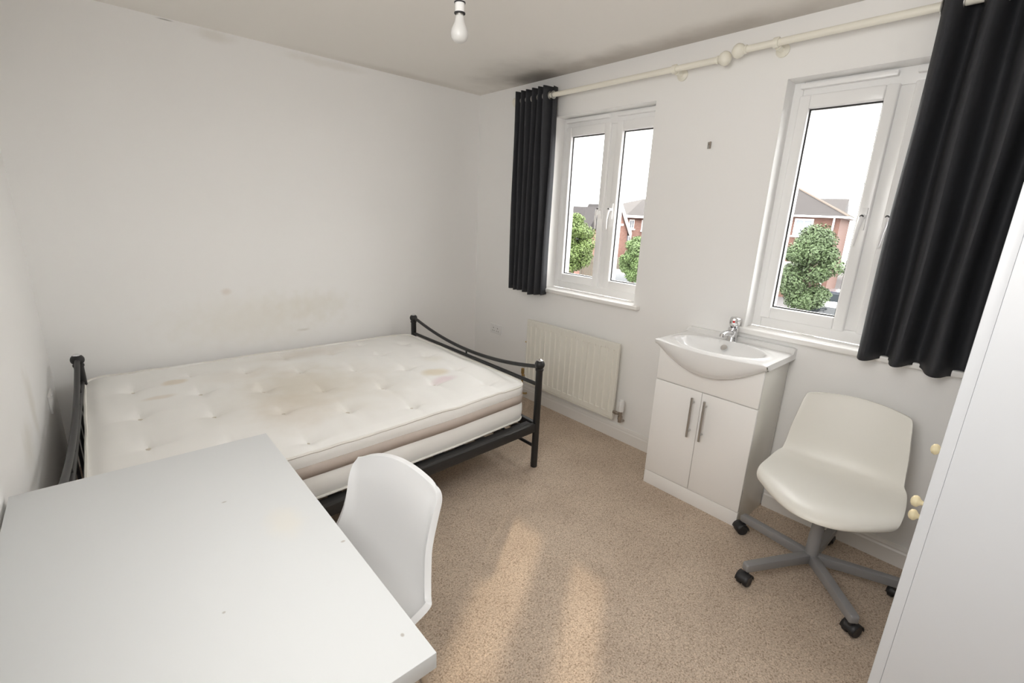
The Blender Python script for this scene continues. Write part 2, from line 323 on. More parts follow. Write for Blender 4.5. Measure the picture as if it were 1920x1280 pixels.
# ------------------------------------------------------------------ windows
def window(n, y0):
    w = tag(thing('window_%d' % n, (-0.135, y0, ZS)), kind='structure'); O = (-0.135, y0, ZS)
    y1 = y0 + 0.90; zb, zt = ZS, ZT
    fr = MB(); x0, x1 = -0.17, -0.100
    fr.box(x0, x1, y0, y0+0.045, zb, zt).box(x0, x1, y1-0.045, y1, zb, zt)
    fr.box(x0, x1, y0+0.045, y1-0.045, zb, zb+0.060).box(x0, x1, y0+0.045, y1-0.045, zt-0.070, zt)
    fr.box(x0, x1, y0+0.418, y0+0.482, zb+0.060, zt-0.070)
    fr.build('window_frame', M['upvc'], w, bevel=0.004, off=O)
    for k, (a, b) in enumerate(((y0+0.038, y0+0.425), (y0+0.475, y0+0.862))):
        s = MB(); xa, xb = -0.165, -0.082; za, zc = zb+0.052, zt-0.062; t = 0.048
        s.box(xa, xb, a, a+t, za, zc).box(xa, xb, b-t, b, za, zc).box(xa, xb, a+t, b-t, za, za+t+0.012).box(xa, xb, a+t, b-t, zc-t-0.012, zc)
        so = s.build('sash', M['upvc'], w, bevel=0.007, off=O, seg=3)
        g = MB(); ga, gb, gz0, gz1 = a+t, b-t, za+t+0.012, zc-t-0.012; e = 0.006
        g.box(-0.112, -0.106, ga, ga+e, gz0, gz1).box(-0.112, -0.106, gb-e, gb, gz0, gz1).box(-0.112, -0.106, ga+e, gb-e, gz0, gz0+e).box(-0.112, -0.106, ga+e, gb-e, gz1-e, gz1)
        go = g.build('gasket', M['gasket'], so, off=O)
        p = MB().box(-0.118, -0.114, ga-0.006, gb+0.006, gz0-0.006, gz1+0.006).build('pane', M['glass'], so, off=O)
        hy = (b-0.022) if k == 0 else (a+0.022); hz = 1.530
        h = MB().box(-0.083, -0.073, hy-0.012, hy+0.012, hz-0.055, hz+0.045)
        h.tube([(-0.076, hy, hz+0.005), (-0.050, hy, hz+0.005), (-0.040, hy, hz-0.02), (-0.037, hy-0.004, hz-0.06), (-0.045, hy-0.008, hz-0.105), (-0.050, hy-0.01, hz-0.125)], [0.011, 0.011, 0.010, 0.008, 0.007, 0.006], 10)
        h.build('window_handle', M['upvc'], so, bevel=0.002, off=O)
        MB().lathe([(0.0085, 0), (0.0085, 0.004), (0.006, 0.006)], (-0.047, hy, hz+0.005), 'X', 14).build('lock_button', M['black_plastic'], so, off=O)
        v = MB().box(-0.101, -0.072, a+0.0, b-0.015, zt-0.034, zt-0.012)
        v.build('trickle_vent', M['upvc'], w, bevel=0.003, off=O)
    return w
w1 = window(1, 0.87); w2 = window(2, 2.37)
def sill(w, y0, y1, ya, yb):
    O = w.location
    m = MB().box(-0.10, 0.0, ya, yb, ZS-0.025, ZS).box(0.0, 0.045, y0, y1, ZS-0.027, ZS)
    bmesh.ops.remove_doubles(m.bm, verts=m.bm.verts, dist=1e-5)
    m.build('window_sill', M['sill'], w, bevel=0.006, off=O, seg=3)
sill(w1, 0.85, 1.725, 0.87, 1.672); sill(w2, 2.335, 3.32, 2.373, 3.27)

# ------------------------------------------------------------------ bed frame
BX0, BX1, BY0, BY1 = 0.728, 2.712, 0.15, 1.575
bed = thing('bed_frame', (0, 0, 0), 'black metal double bed frame with curved foot rail and ball topped posts', 'bed')
bed.location = ((BX0+BX1)/2, (BY0+BY1)/2, 0); BO = bed.location.copy()
HX0, HX1, HY1 = 2.704, 2.742, 1.665          # the head end sits slightly askew
def bpt(xe, t):
    """point on the foot (xe=0) or head (xe=1) frame, t from the wall side to the room side"""
    a0, a1 = (Vector((BX0, BY0, 0)), Vector((BX0, BY1, 0))) if xe == 0 else (Vector((HX0, BY0, 0)), Vector((HX1, HY1, 0)))
    return a0 + (a1-a0)*t
def bar(p, q, w, z0, z1):
    d = (q-p).normalized(); n_ = Vector((-d.y, d.x, 0))*w
    return MB().prism([(p+n_).xy, (q+n_).xy, (q-n_).xy, (p-n_).xy], 'Z', z0, z1)
Z3 = lambda p, z: Vector((p.x, p.y, z))
def sagz(t): return 0.566 + 0.084*(abs(2*t-1.06)/1.0)**2.0
for xe in (0, 1):
    for t in (0, 1):
        c = bpt(xe, t)
        p = MB().lathe([(0.020, 0.0), (0.0205, 0.006), (0.0205, 0.612), (0.024, 0.618), (0.024, 0.626), (0.020, 0.630)], c, 'Z', 20).build('post', M['black_metal'], bed, smooth=True, off=BO)
        MB().sphere(Z3(c, 0.652), 0.0295, 18).build('ball_finial', M['black_metal'], p, smooth=True, off=BO)
        MB().lathe([(0.0175, 0.673), (0.0165, 0.678), (0.010, 0.683), (0.0, 0.686)], c, 'Z', 16).build('finial_cap', M['chrome'], p, smooth=True, off=BO)
    MB().tube([Z3(bpt(xe, k/24), min(sagz(k/24), 0.652)) for k in range(25)], 0.0115, 10).build('curved_rail', M['black_metal'], bed, smooth=True, off=BO)
    MB().tube([Z3(bpt(xe, 0), 0.528), Z3(bpt(xe, 1), 0.528)], 0.0115, 10).build('straight_rail', M['black_metal'], bed, smooth=True, off=BO)
    MB().tube([Z3(bpt(xe, 0), 0.132), Z3(bpt(xe, 1), 0.132)], 0.0105, 10).build('lower_brace', M['black_metal'], bed, smooth=True, off=BO)
    bar(bpt(xe, 0), bpt(xe, 1), 0.014, 0.238, 0.290).build('end_rail', M['black_metal'], bed, bevel=0.003, off=BO)
    for t in ((0.5,) if xe == 0 else (0.14, 0.26, 0.38, 0.5, 0.62, 0.74, 0.86)):
        MB().tube([Z3(bpt(xe, t), 0.29 if xe else 0.528), Z3(bpt(xe, t), sagz(t))], 0.006, 8).build('spindle', M['black_metal'], bed, smooth=True, off=BO)
for t, s in ((0, 1), (1, -1)):
    p, q = bpt(0, t), bpt(1, t); y = p.y
    bar(p + (q-p)*0.01, q - (q-p)*0.01, 0.014, 0.238, 0.290).build('side_rail', M['black_metal'], bed, bevel=0.003, off=BO)
    nv = Vector((-(q-p).y, (q-p).x, 0)).normalized()*s*0.036
    bar(p + (q-p)*0.012 + nv, q - (q-p)*0.012 + nv, 0.023, 0.279, 0.2845).build('rail_flange', M['black_metal'], bed, off=BO)
    bx_, by_ = sorted((y+s*0.016, y+s*0.047))
    MB().box(BX0+0.02, BX0+0.10, bx_, by_, 0.250, 0.278).build('corner_bracket', M['black_metal'], bed, bevel=0.002, off=BO)
MB().box(BX0+0.02, 2.70, 0.845, 0.880, 0.215, 0.255).build('centre_beam', M['black_metal'], bed, bevel=0.003, off=BO)
MB().tube([(1.72, 0.862, 0), (1.72, 0.862, 0.22)], 0.016, 12).build('centre_leg', M['black_metal'], bed, smooth=True, off=BO)
for k in range(14):
    x = BX0 + 0.10 + k*(BX1-BX0-0.2)/13
    ye = BY1 + (HY1-BY1)*(x-BX0)/(HX1-BX0)
    sl = MB()
    for (ya, yb) in ((BY0+0.016, 0.858), (0.867, ye-0.016)):
        V = []
        for j in range(7):
            t = j/6; y = ya+(yb-ya)*t; z = 0.260 + 0.010*math.sin(PI*t)
            V.append([(x-0.027, y, z), (x+0.027, y, z), (x+0.027, y, z+0.009), (x-0.027, y, z+0.009)])
        q = sl.grid(V, True); sl.bm.faces.new(q[0]); sl.bm.faces.new(q[-1][::-1])
    so = sl.build('slat', M['slat_wood'], bed, off=BO)
    MB().box(x-0.030, x+0.030, ye-0.085, ye-0.040, 0.252, 0.2785).build('slat_holder', M['black_plastic'], so, bevel=0.003, off=BO)

# ------------------------------------------------------------------ mattress
MZ0, MZ1 = 0.286, 0.525
MX0, MX1 = 0.752, 2.690
mo = Vector(((MX0+MX1)/2, 0.8, MZ0))
def yb_(x): return 0.105 - 0.035*(x-MX0)/(MX1-MX0)
def yf_(x): return 1.494 + 0.028*min(1, ((x-MX0)/(MX1-MX0))/0.28) + 0.070*(x-MX0)/(MX1-MX0)
TUFTS = [(2.51, y) for y in (0.40, 0.79, 1.15)] + [(2.25, y) for y in (0.30, 0.63, 0.97, 1.32)] + [(1.99, y) for y in (0.40, 0.77, 1.12, 1.46)] + [(1.74, y) for y in (0.24, 0.56, 0.94, 1.27)] \
      + [(1.46, y) for y in (0.32, 0.72, 1.08, 1.40)] + [(1.20, y) for y in (0.22, 0.52, 0.88, 1.20)] + [(0.95, y) for y in (0.36, 0.70, 1.04, 1.36)]
def rr_map(u, v, rc=0.075):
    """unit square -> rounded rectangle plan of the mattress"""
    L, Wd = MX1-MX0, 1.42
    x, y = u*L, v*Wd
    cx = min(max(x, rc), L-rc); cy = min(max(y, rc), Wd-rc); a, b = (x-cx)/rc, (y-cy)/rc
    if a and b: a, b = a*math.sqrt(1-b*b/2), b*math.sqrt(1-a*a/2)
    x, y = cx+a*rc, cy+b*rc
    X = MX0 + x; v2 = y/Wd
    return X, yb_(X) + (yf_(X)-yb_(X))*v2
def top_z(X, Y, u, v):
    z = MZ1 + 0.006*noise.noise(Vector((X*3, Y*3, 1.3)))
    e = min(u*1.94, (1-u)*1.94, v*1.42, (1-v)*1.42)
    z -= 0.012*math.exp(-(e/0.035)**2)
    z += 0.010*(1-math.exp(-(e/0.25)**2))
    for tx, ty in TUFTS:
        d2 = (X-tx)**2 + (Y-ty)**2
        if d2 < 0.05:
            z -= 0.016*math.exp(-d2/0.0011) + 0.006*math.exp(-d2/0.006)
            # creases running from the tufts across the width and along the length
            z -= 0.0075*math.exp(-((X-tx)/0.012)**2 - ((Y-ty)/0.10)**2)
            z -= 0.0050*math.exp(-((Y-ty-0.02)/0.010)**2 - ((X-tx)/0.11)**2)
    z += 0.0040*noise.noise(Vector((X*16, Y*5, 7.7)))
    return z
NU, NV = 150, 110
mm = MB(); rows = []
for i in range(NU+1):
    r = []
    for j in range(NV+1):
        u, v = i/NU, j/NV; X, Y = rr_map(u, v); r.append((X, Y, top_z(X, Y, u, v)))
    rows.append(r)
V = mm.grid(rows)
loop = [V[i][0] for i in range(NU)] + [V[NU][j] for j in range(NV)] + [V[i][NV] for i in range(NU, 0, -1)] + [V[0][j] for j in range(NV, 0, -1)]
ctr = Vector((1.72, 0.80, 0))
def outn(k, n):
    a, b = loop[k-1].co, loop[(k+1) % n].co; t = (b-a); t.z = 0; t.normalize(); return Vector((t.y, -t.x, 0))
n = len(loop); ON = [outn(k, n) for k in range(n)]
if (loop[5].co - ctr).dot(ON[5]) < 0: ON = [-o for o in ON]
sidew = [noise.noise(Vector((loop[k].co.x*4, loop[k].co.y*4, 3.0)))*0.006 for k in range(n)]
levels = [(-0.006, 0.004), (-0.022, 0.010), (-0.045, 0.012), (-0.066, 0.007), (-0.118, 0.006), (-0.140, 0.012), (-0.176, 0.014), (-0.210, 0.010), (-0.228, 0.003)]
prev = loop; lev = []; base = [lv.co.copy() for lv in loop]
def lvl(dz, o): return [Vector((base[k].x, base[k].y, 0)) + ON[k]*(o + sidew[k]*(0.5 if abs(dz+0.09) < 0.03 else 1)) + Vector((0, 0, MZ1+dz*1.0 + sidew[k]*0.5)) for k in range(n)]
for dz, o in levels:
    cur = [mm.bm.verts.new(p) for p in lvl(dz, o)]
    for k in range(n): mm.bm.faces.new((prev[k], prev[(k+1) % n], cur[(k+1) % n], cur[k]))
    prev = cur
last = [mm.bm.verts.new((p.co.x*0.985+ctr.x*0.015, p.co.y*0.985+ctr.y*0.015, MZ0)) for p in prev]
for k in range(n): mm.bm.faces.new((prev[k], prev[(k+1) % n], last[(k+1) % n], last[k]))
mm.bm.faces.new(last)
def S3(x, y): return (x-mo.x, y-mo.y, MZ1-mo.z)
fab = mat('mattress_damask', (0.87, 0.865, 0.84), 0.8, var=0.02, vscale=6, bump=0.12, bscale=420)
stains(fab, [
    (S3(1.76, 0.95), (0.55, 0.48, 0.5), (0.60, 0.52, 0.38), 0.30, 0.95),
    (S3(1.82, 0.80), (0.30, 0.42, 0.5), (0.55, 0.46, 0.31), 0.26, 0.9),
    (S3(1.95, 1.15), (0.22, 0.26, 0.5), (0.60, 0.48, 0.34), 0.24, 0.85),
    (S3(1.60, 0.25), (0.40, 0.14, 0.5), (0.62, 0.52, 0.42), 0.28, 0.9),
    (S3(2.02, 0.48), (0.26, 0.16, 0.5), (0.66, 0.57, 0.46), 0.22, 0.9),
    (S3(2.33, 0.43), (0.065, 0.055, 0.5), (0.70, 0.58, 0.42), 0.5, 0.5),
    (S3(2.33, 0.43), (0.045, 0.035, 0.5), (0.77, 0.72, 0.64), 0.5, 0.6),
    (S3(1.10, 1.06), (0.105, 0.075, 0.5), (0.66, 0.54, 0.32), 0.50, 0.6),
    (S3(1.13, 1.19), (0.10, 0.055, 0.5), (0.70, 0.50, 0.56), 0.45, 0.7),
    (S3(2.42, 0.62), (0.08, 0.03, 0.5), (0.70, 0.60, 0.48), 0.4, 0.7),
    (S3(0.97, 0.80), (0.10, 0.10, 0.5), (0.70, 0.66, 0.52), 0.25, 0.8)], 0.35, 8)
mattress = mm.build('mattress', fab, None, smooth=True, off=mo); mattress.location = mo
tag(mattress, 'stained off white tufted mattress with a taupe side band on the black bed', 'mattress')
bd = MB(); q1 = lvl(-0.0655, 0.0095); q2 = lvl(-0.092, 0.0105); q3 = lvl(-0.1185, 0.0085)
bd.grid([q1, q2, q3], True); bd.build('side_band', M['band'], mattress, smooth=True, off=mo, solid=0.003)
for dz, o, r in ((-0.004, 0.006, 0.006), (-0.225, 0.008, 0.006)):
    pts = lvl(dz, o)
    if dz > -0.1: pts = [Vector((p.x, p.y, base[k].z+0.0015+0.003*noise.noise(Vector((p.x*7, p.y*7, 0))))) for k, p in enumerate(pts)]
    pts = pts[::2]
    rings = []; pm = MB()
    for k, p in enumerate(pts):
        o_ = ON[(2*k) % n]; rings.append([p + o_*r*math.cos(a) + Vector((0, 0, r*math.sin(a))) for a in [2*PI*q/6 for q in range(6)]])
    rings.append(rings[0]); pm.grid(rings, True); pm.build('piping', M['piping'], mattress, smooth=True, off=mo)
tmesh = None
for tx, ty in TUFTS:
    u, v = (tx-MX0)/(MX1-MX0), (ty-0.09)/1.42; z = top_z(tx, ty, u, v)
    if tmesh is None:
        t0 = MB().sphere((0, 0, 0), 0.011, 10, (1.5, 0.9, 0.35)).build('tuft', M['tuft'], mattress, smooth=True); tmesh = t0.data; t = t0
    else:
        t = bpy.data.objects.new('tuft', tmesh); COL.objects.link(t); t.parent = mattress
    t.location = Vector((tx, ty, z+0.002)) - mo; t.rotation_euler = (0, 0, random.uniform(-0.6, 0.6))

# ------------------------------------------------------------------ desk
DX0, DX1, DY0, DY1, DZ = 2.22, 2.812, 1.785, 2.825, 0.745
desk = thing('desk', (DX1, (DY0+DY1)/2, 0), 'white laminate desk against the left wall in the foreground', 'desk'); DO = desk.location.copy()
top = MB().box(DX0, DX1, DY0, DY1, DZ-0.034, DZ); topo = top.build('desktop', M['laminate'], desk, bevel=0.0015, off=(0, 0, 0))
topo.data.transform(Matrix.Translation(-Vector((DX0, DY0, DZ)))); topo.location = Vector((DX0, DY0, DZ)) - DO
for x in (DX0+0.05, DX1-0.05):
    for y in (DY0+0.05, DY1-0.05):
        MB().lathe([(0.02, 0.0), (0.02, DZ-0.045), (0.04, DZ-0.040), (0.04, DZ-0.034)], (x, y, 0), 'Z', 16).build('leg', M['white_plastic'], desk, smooth=True, off=DO)

# ------------------------------------------------------------------ moulded chair shells
def shell(prof, nt=28, sub=3, rim=0.0):
    """prof rows: (x, z, half width, edge lift, edge drop, bow of the row);  lateral edges curl by lift along the row normal"""
    prof = [tuple(p) + (0.0,)*(6-len(p)) for p in prof]
    n = len(prof); rows = []
    def cr(i, t):
        p = [prof[max(0, min(n-1, i+k))] for k in (-1, 0, 1, 2)]
        return [0.5*((2*b)+(-a+c)*t+(2*a-5*b+4*c-d)*t*t+(-a+3*b-3*c+d)*t*t*t) for a, b, c, d in zip(*p)]
    fine = []
    for i in range(n-1):
        for k in range(sub): fine.append(cr(i, k/sub))
    fine.append(list(prof[-1]))
    for i, (x, z, w, e, dr, bow) in enumerate(fine):
        a, b = fine[max(0, i-1)], fine[min(len(fine)-1, i+1)]
        T = Vector((b[0]-a[0], 0, b[1]-a[1])).normalized(); N = Vector((T.z, 0, -T.x))
        if N.z < 0 and abs(N.z) > abs(N.x): N = -N
        if N.x < 0 and abs(N.x) >= abs(N.z): N = -N
        r = []
        for k in range(nt+1):
            t = -1 + 2*k/nt
            r.append(Vector((x - bow*t*t, t*w, z - dr*t*t)) + N*(e*abs(t)**2.2 + rim*min(1.0, (len(fine)-1-i)/13.0)*max(0.0, (abs(t)-0.82)/0.18)**2))
        rows.append(r)
    return rows
def make_shell(name, prof, m, parent, thick, rim=0.0):
    s = MB(); s.grid(shell(prof, rim=rim)); o = s.build(name, m, parent, smooth=True)
    for p in o.data.polygons: p.use_smooth = True
    q = o.modifiers.new('thickness', 'SOLIDIFY'); q.thickness = thick; q.offset = 0
    q = o.modifiers.new('round_edge', 'BEVEL'); q.width = thick*0.45; q.segments = 3; q.limit_method = 'ANGLE'; q.angle_limit = math.radians(50)
    return o
# ivory swivel chair beside the washstand
ch = thing('swivel_chair', (0.40, 2.975, 0), 'ivory plastic shell chair on a grey five star base with black castors, beside the washstand', 'chair', rz=0.07)
P2 = [(0.262, 0.400, 0.205, 0.0, 0.0, 0.150), (0.261, 0.406, 0.222, 0.0, 0.0, 0.150), (0.252, 0.417, 0.236, 0.002, 0.0, 0.145), (0.225, 0.428, 0.245, 0.005, 0.0, 0.128), (0.160, 0.436, 0.250, 0.009, 0.0, 0.085), (0.07, 0.434, 0.252, 0.013, 0, 0.035), (-0.05, 0.424, 0.250, 0.020, 0, 0.008),
      (-0.14, 0.421, 0.244, 0.028, 0), (-0.198, 0.438, 0.230, 0.030, 0), (-0.226, 0.490, 0.224, 0.030, 0), (-0.248, 0.570, 0.218, 0.034, 0.004), (-0.268, 0.645, 0.208, 0.034, 0.010), (-0.286, 0.715, 0.200, 0.032, 0.022), (-0.294, 0.747, 0.192, 0.030, 0.026), (-0.296, 0.757, 0.176, 0.026, 0.024)]
make_shell('seat_shell', P2, M['ivory_plastic'], ch, 0.011)
MB().lathe([(0.026, 0.075), (0.026, 0.20), (0.024, 0.21), (0.024, 0.385), (0.05, 0.39), (0.05, 0.405)], (0, 0, 0), 'Z', 20).box(-0.09, 0.10, -0.09, 0.09, 0.400, 0.412).build('column', M['grey_metal'], ch, smooth=True)
for k in range(5):
    a = math.radians(-101.5+72*k - (7 if k == 4 else 0)) - 0.07; d = Vector((math.cos(a), math.sin(a), 0)); pr = Vector((-d.y, d.x, 0))
    am = MB(); V = []
    for s, z0, z1, w in ((0.015, 0.070, 0.112, 0.017), (0.12, 0.070, 0.108, 0.017), (0.26, 0.066, 0.102, 0.0165), (0.322, 0.064, 0.099, 0.016), (0.330, 0.068, 0.094, 0.013)):
        V.append([d*s + pr*w + Vector((0, 0, z0)), d*s - pr*w + Vector((0, 0, z0)), d*s - pr*w + Vector((0, 0, z1)), d*s + pr*w + Vector((0, 0, z1))])
    q = am.grid(V, True); am.bm.faces.new(q[0]); am.bm.faces.new(q[-1][::-1])
    am.build('base_arm', M['grey_metal'], ch, bevel=0.003)
    c = d*0.312; ca = a + (1.1, 0.4, 2.0, 0.9, 1.6)[k]; wx = Vector((math.cos(ca), math.sin(ca), 0)); wy = Vector((-wx.y, wx.x, 0))
    cm = MB(); hub = c + wx*0.014 + Vector((0, 0, 0.026))
    cm.tube([c + Vector((0, 0, 0.040)), c + Vector((0, 0, 0.070))], 0.008, 10)
    # hood arching over the two wheels
    rows = []
    for i in range(9):
        an = PI*i/8; rows.append([hub + wx*math.cos(an)*0.029 + Vector((0, 0, math.sin(an)*0.029)) + wy*w for w in (-0.026, -0.012, 0.012, 0.026)])
    cm.grid(rows)
    co = cm.build('castor', M['black_plastic'], ch, smooth=True, solid=0.003)
    for s in (-1, 1):
        wm = MB(); R = []
        for rr, ww in ((0.006, 0.004), (0.023, 0.004), (0.026, 0.007), (0.026, 0.020), (0.022, 0.024), (0.006, 0.022)):
            R.append([hub + wy*s*ww + wx*math.cos(2*PI*j/18)*rr + Vector((0, 0, math.sin(2*PI*j/18)*rr)) for j in range(18)])
        q = wm.grid(R, True); wm.bm.faces.new(q[0]); wm.bm.faces.new(q[-1]); wm.build('castor_wheel', M['black_plastic'], co, smooth=True)
# white chair tucked under the desk
c1 = thing('shell_chair', (2.181, 2.3162, 0), 'bright white moulded shell chair tucked under the desk edge', 'chair', rz=0.34)
P1 = [(0.2034, 0.3832, 0.1001, 0.0, 0.0), (0.194, 0.4021, 0.15, 0.0053, 0.0), (0.1419, 0.4106, 0.184, 0.0195, 0.0), (0.0473, 0.4069, 0.202, 0.034, 0.0), (-0.0473, 0.4012, 0.212, 0.044, 0.0), (-0.105, 0.408, 0.2135, 0.047, 0.0), (-0.145, 0.438, 0.205, 0.042, 0.0), (-0.17, 0.505, 0.183, 0.032, 0.0), (-0.1833, 0.5913, 0.1665, 0.018, 0.006), (-0.1915, 0.6892, 0.168, 0.005, 0.0209), (-0.198, 0.7438, 0.1675, 0.0, 0.0418), (-0.2012, 0.7719, 0.161, 0.0, 0.0488), (-0.202, 0.7843, 0.146, 0.0, 0.045)]
make_shell('seat_shell', P1, M['white_plastic'], c1, 0.018, 0.022)
for sx, sy in ((1, 1), (1, -1), (-1, 1), (-1, -1)):
    MB().tube([(0.10*sx, 0.08*sy, 0.396), (0.11*sx, 0.10*sy, 0.36), (0.16*sx, 0.155*sy, 0.0)], [0.014, 0.013, 0.010], 10).build('leg', M['steel'], c1, smooth=True)

# ------------------------------------------------------------------ washstand and basin
VX, VY0, VY1 = 0.328, 2.088, 2.627
va = thing('washstand_cabinet', (0.17, (VY0+VY1)/2, 0), 'white gloss two door washstand cabinet under the basin', 'cabinet'); VO = va.location.copy()
for y in (VY0, VY1-0.016): MB().box(0.018, 0.309, y, y+0.016, 0.0, 0.838).build('side_panel', M['cream_side'], va, bevel=0.001, off=VO)
MB().box(0.018, 0.026, VY0+0.016, VY1-0.016, 0.08, 0.838).build('back_panel', M['cream_side'], va, off=VO)
MB().box(0.026, 0.309, VY0+0.016, VY1-0.016, 0.080, 0.096).build('base_panel', M['cream_side'], va, off=VO)
MB().box(0.310, VX, VY0, VY1, 0.642, 0.838).build('fascia_panel', M['white_gloss'], va, bevel=0.0015, off=VO)
MB().box(0.310, VX, VY0, VY1, 0.0, 0.080).build('plinth', M['white_gloss'], va, bevel=0.0012, off=VO)
for a, b, hy in ((VY0, 2.3535, 2.320), (2.3565, VY1, 2.387)):
    dr = MB().box(0.311, VX+0.001, a, b, 0.084, 0.638).build('door', M['white_gloss'], va, bevel=0.0015, off=VO)
    h = MB().tube([(VX+0.031, hy, 0.388), (VX+0.031, hy, 0.608)], 0.006, 12)
    for z in (0.420, 0.576): h.tube([(VX, hy, z), (VX+0.031, hy, z)], 0.0045, 8)
    h.build('handle', M['steel'], dr, smooth=True, off=VO)
ba = thing('washbasin', (0.17, 2.3575, 0.838), 'white ceramic basin with a bowed front on the washstand', 'basin'); AO = ba.location.copy()
by0, by1 = 2.074, 2.645; bc = (by0+by1)/2; bh = (by1-by0)/2; ZR = 0.874
def xf(y):
    s = (y-bc)/bh; return 0.372 + 0.056*max(0.0, 1-s*s)**1.2
def zbelly(y):
    s = abs((y-bc)/bh); return 0.838 - 0.106*max(0.0, 1-(s/0.97)**2)**1.1
NY, NX = 84, 60
b = MB(); rows = []
for j in range(NX+1):
    v = j/NX; r = []
    for i in range(NY+1):
        y = by0 + (by1-by0)*i/NY; x = 0.001 + (xf(y)-0.001)*v
        e = math.sqrt(((y-bc)/0.222)**2 + ((x-0.240)/0.146)**2)
        z = ZR
        if e < 1.0: z -= 0.115*(1-e**2.6)**0.8
        ed = min(y-by0, by1-y, xf(y)-x)
        z -= 0.006*math.exp(-(ed/0.007)**2)
        z += 0.004*math.exp(-((e-1.07)/0.06)**2)
        if x < 0.05: z += 0.022*(1-min(1, max(0, (x-0.028)/0.018)))
        r.append((x, y, z))
    rows.append(r)
V = b.grid(rows)
front = V[NX]; prev = front
for s in range(1, 11):
    t = s/10; cur = []
    for i in range(NY+1):
        y = by0 + (by1-by0)*i/NY; zz = zbelly(y)
        z = ZR-0.006 - (ZR-0.006-zz)*math.sin(t*PI/2)**1.15
        x = 0.330 + (xf(y)-0.330)*max(0, math.cos(t*PI/2))**0.62
        cur.append(b.bm.verts.new((x, y, z)))
    for i in range(NY): b.bm.faces.new((prev[i], prev[i+1], cur[i+1], cur[i]))
    if s == 10: bot = cur
    prev = cur
for side in (0, NY):
    col = [V[j][side] for j in range(NX+1)]; low = [b.bm.verts.new((c.co.x if c.co.x < 0.33 else 0.33, c.co.y, 0.838)) for c in col]
    for j in range(NX): b.bm.faces.new((col[j], col[j+1], low[j+1], low[j]))
b.build('bowl', M['ceramic'], ba, smooth=True, off=AO)
# overflow ring on the rear slope of the bowl, waste in the bottom
oc = Vector((0.126, 2.340, 0.842)); nrm = Vector((0.72, 0, 0.69)).normalized()
rot = nrm.to_track_quat('Z', 'Y').to_matrix().to_4x4()
m = MB(); m.lathe([(0.0100, 0.007), (0.0165, 0.007), (0.0185, 0.002), (0.0150, -0.004), (0.0085, -0.003)], (0, 0, 0), 'Z', 20); bmesh.ops.transform(m.bm, verts=m.bm.verts, matrix=Matrix.Translation(oc) @ rot)
m.build('overflow_ring', M['chrome'], ba, smooth=True, off=AO)
m = MB(); m.lathe([(0.0, 0.0066), (0.0110, 0.0066), (0.0110, -0.002)], (0, 0, 0), 'Z', 16); bmesh.ops.transform(m.bm, verts=m.bm.verts, matrix=Matrix.Translation(oc) @ rot)
m.build('overflow_hole', M['gasket'], ba, smooth=True, off=AO)
MB().lathe([(0.03, 0.761), (0.03, 0.766), (0.018, 0.768), (0, 0.766)], (0.240, bc, 0), 'Z', 20).build('waste', M['chrome'], ba, smooth=True, off=AO)
tx, ty = 0.062, 2.345
t = MB().lathe([(0.030, 0.872), (0.030, 0.880), (0.025, 0.886), (0.023, 0.905), (0.025, 0.925), (0.027, 0.940), (0.024, 0.948), (0.0, 0.950)], (tx, ty, 0), 'Z', 22)
t.tube([(tx+0.01, ty, 0.918), (tx+0.05, ty, 0.926), (tx+0.108, ty, 0.929), (tx+0.126, ty, 0.922), (tx+0.130, ty, 0.911)], [0.016, 0.014, 0.013, 0.0125, 0.012], 14)
tap = t.build('tap', M['chrome'], ba, smooth=True, off=AO)
MB().lathe([(0.018, 0.949), (0.024, 0.955), (0.028, 0.968), (0.029, 0.985), (0.026, 0.998), (0.018, 1.004), (0.0, 1.005)], (tx-0.004, ty, 0), 'Z', 8).build('tap_lever', M['chrome'], tap, off=AO, bevel=0.002)
MB().lathe([(0.006, 0.0), (0.006, 0.003), (0.0, 0.004)], (tx+0.0225, ty+0.006, 0.982), 'X', 12).build('tap_marker', M['red_lamp'], tap, smooth=True, off=AO)

# ------------------------------------------------------------------ radiator
R0, R1, RZ0, RZ1, RXF = 0.780, 1.654, 0.163, 0.692, 0.086
ra = thing('radiator', (0.05, (R0+R1)/2, RZ0), 'cream panel radiator with vertical flutes under the first window', 'radiator'); RO = ra.location.copy()
m = MB(); NYr = 16*8+12; zs = [RZ0, RZ0+0.006, RZ0+0.012, RZ0+0.016, RZ0+0.050, RZ0+0.058, RZ0+0.072, RZ1-0.066, RZ1-0.050, RZ1-0.044, RZ1-0.010, RZ1-0.003, RZ1]
pitch = (R1-R0-0.036)/16; rows = []
for z in zs:
    r = []
    for i in range(NYr+1):
        y = R0 + (R1-R0)*i/NYr; x = RXF
        if RZ0+0.055 < z < RZ1-0.047 and R0+0.018 < y < R1-0.018:
            ph = ((y-R0-0.018)/pitch) % 1.0
            g = min(1, max(0, (0.23-abs(ph-0.5))/0.10)); 
            x += -0.013*(1-g) + 0.002*g
        if z < RZ0+0.013: x -= 0.004
        ed = min(y-R0, R1-y, RZ1-z)
        if ed < 0.002: x -= 0.006
        r.append((x, y, z))
    rows.append(r)
V = m.grid(rows)
m.box(0.062, 0.0805, R0+0.001, R1-0.001, RZ0, RZ1-0.001)
m.build('panel', M['radiator'], ra, smooth=True, off=RO)
for y in (R0+0.14, R1-0.14): MB().box(0.0, 0.062, y-0.015, y+0.015, RZ0+0.08, RZ1-0.06).build('wall_bracket', M['radiator'], ra, off=RO)
vz = RZ0+0.055
v = MB().tube([(0.072, R1, vz), (0.072, R1+0.055, vz)], 0.010, 12).lathe([(0.014, 0.0), (0.014, 0.016)], (0.072, R1+0.008, vz), 'Y', 6)
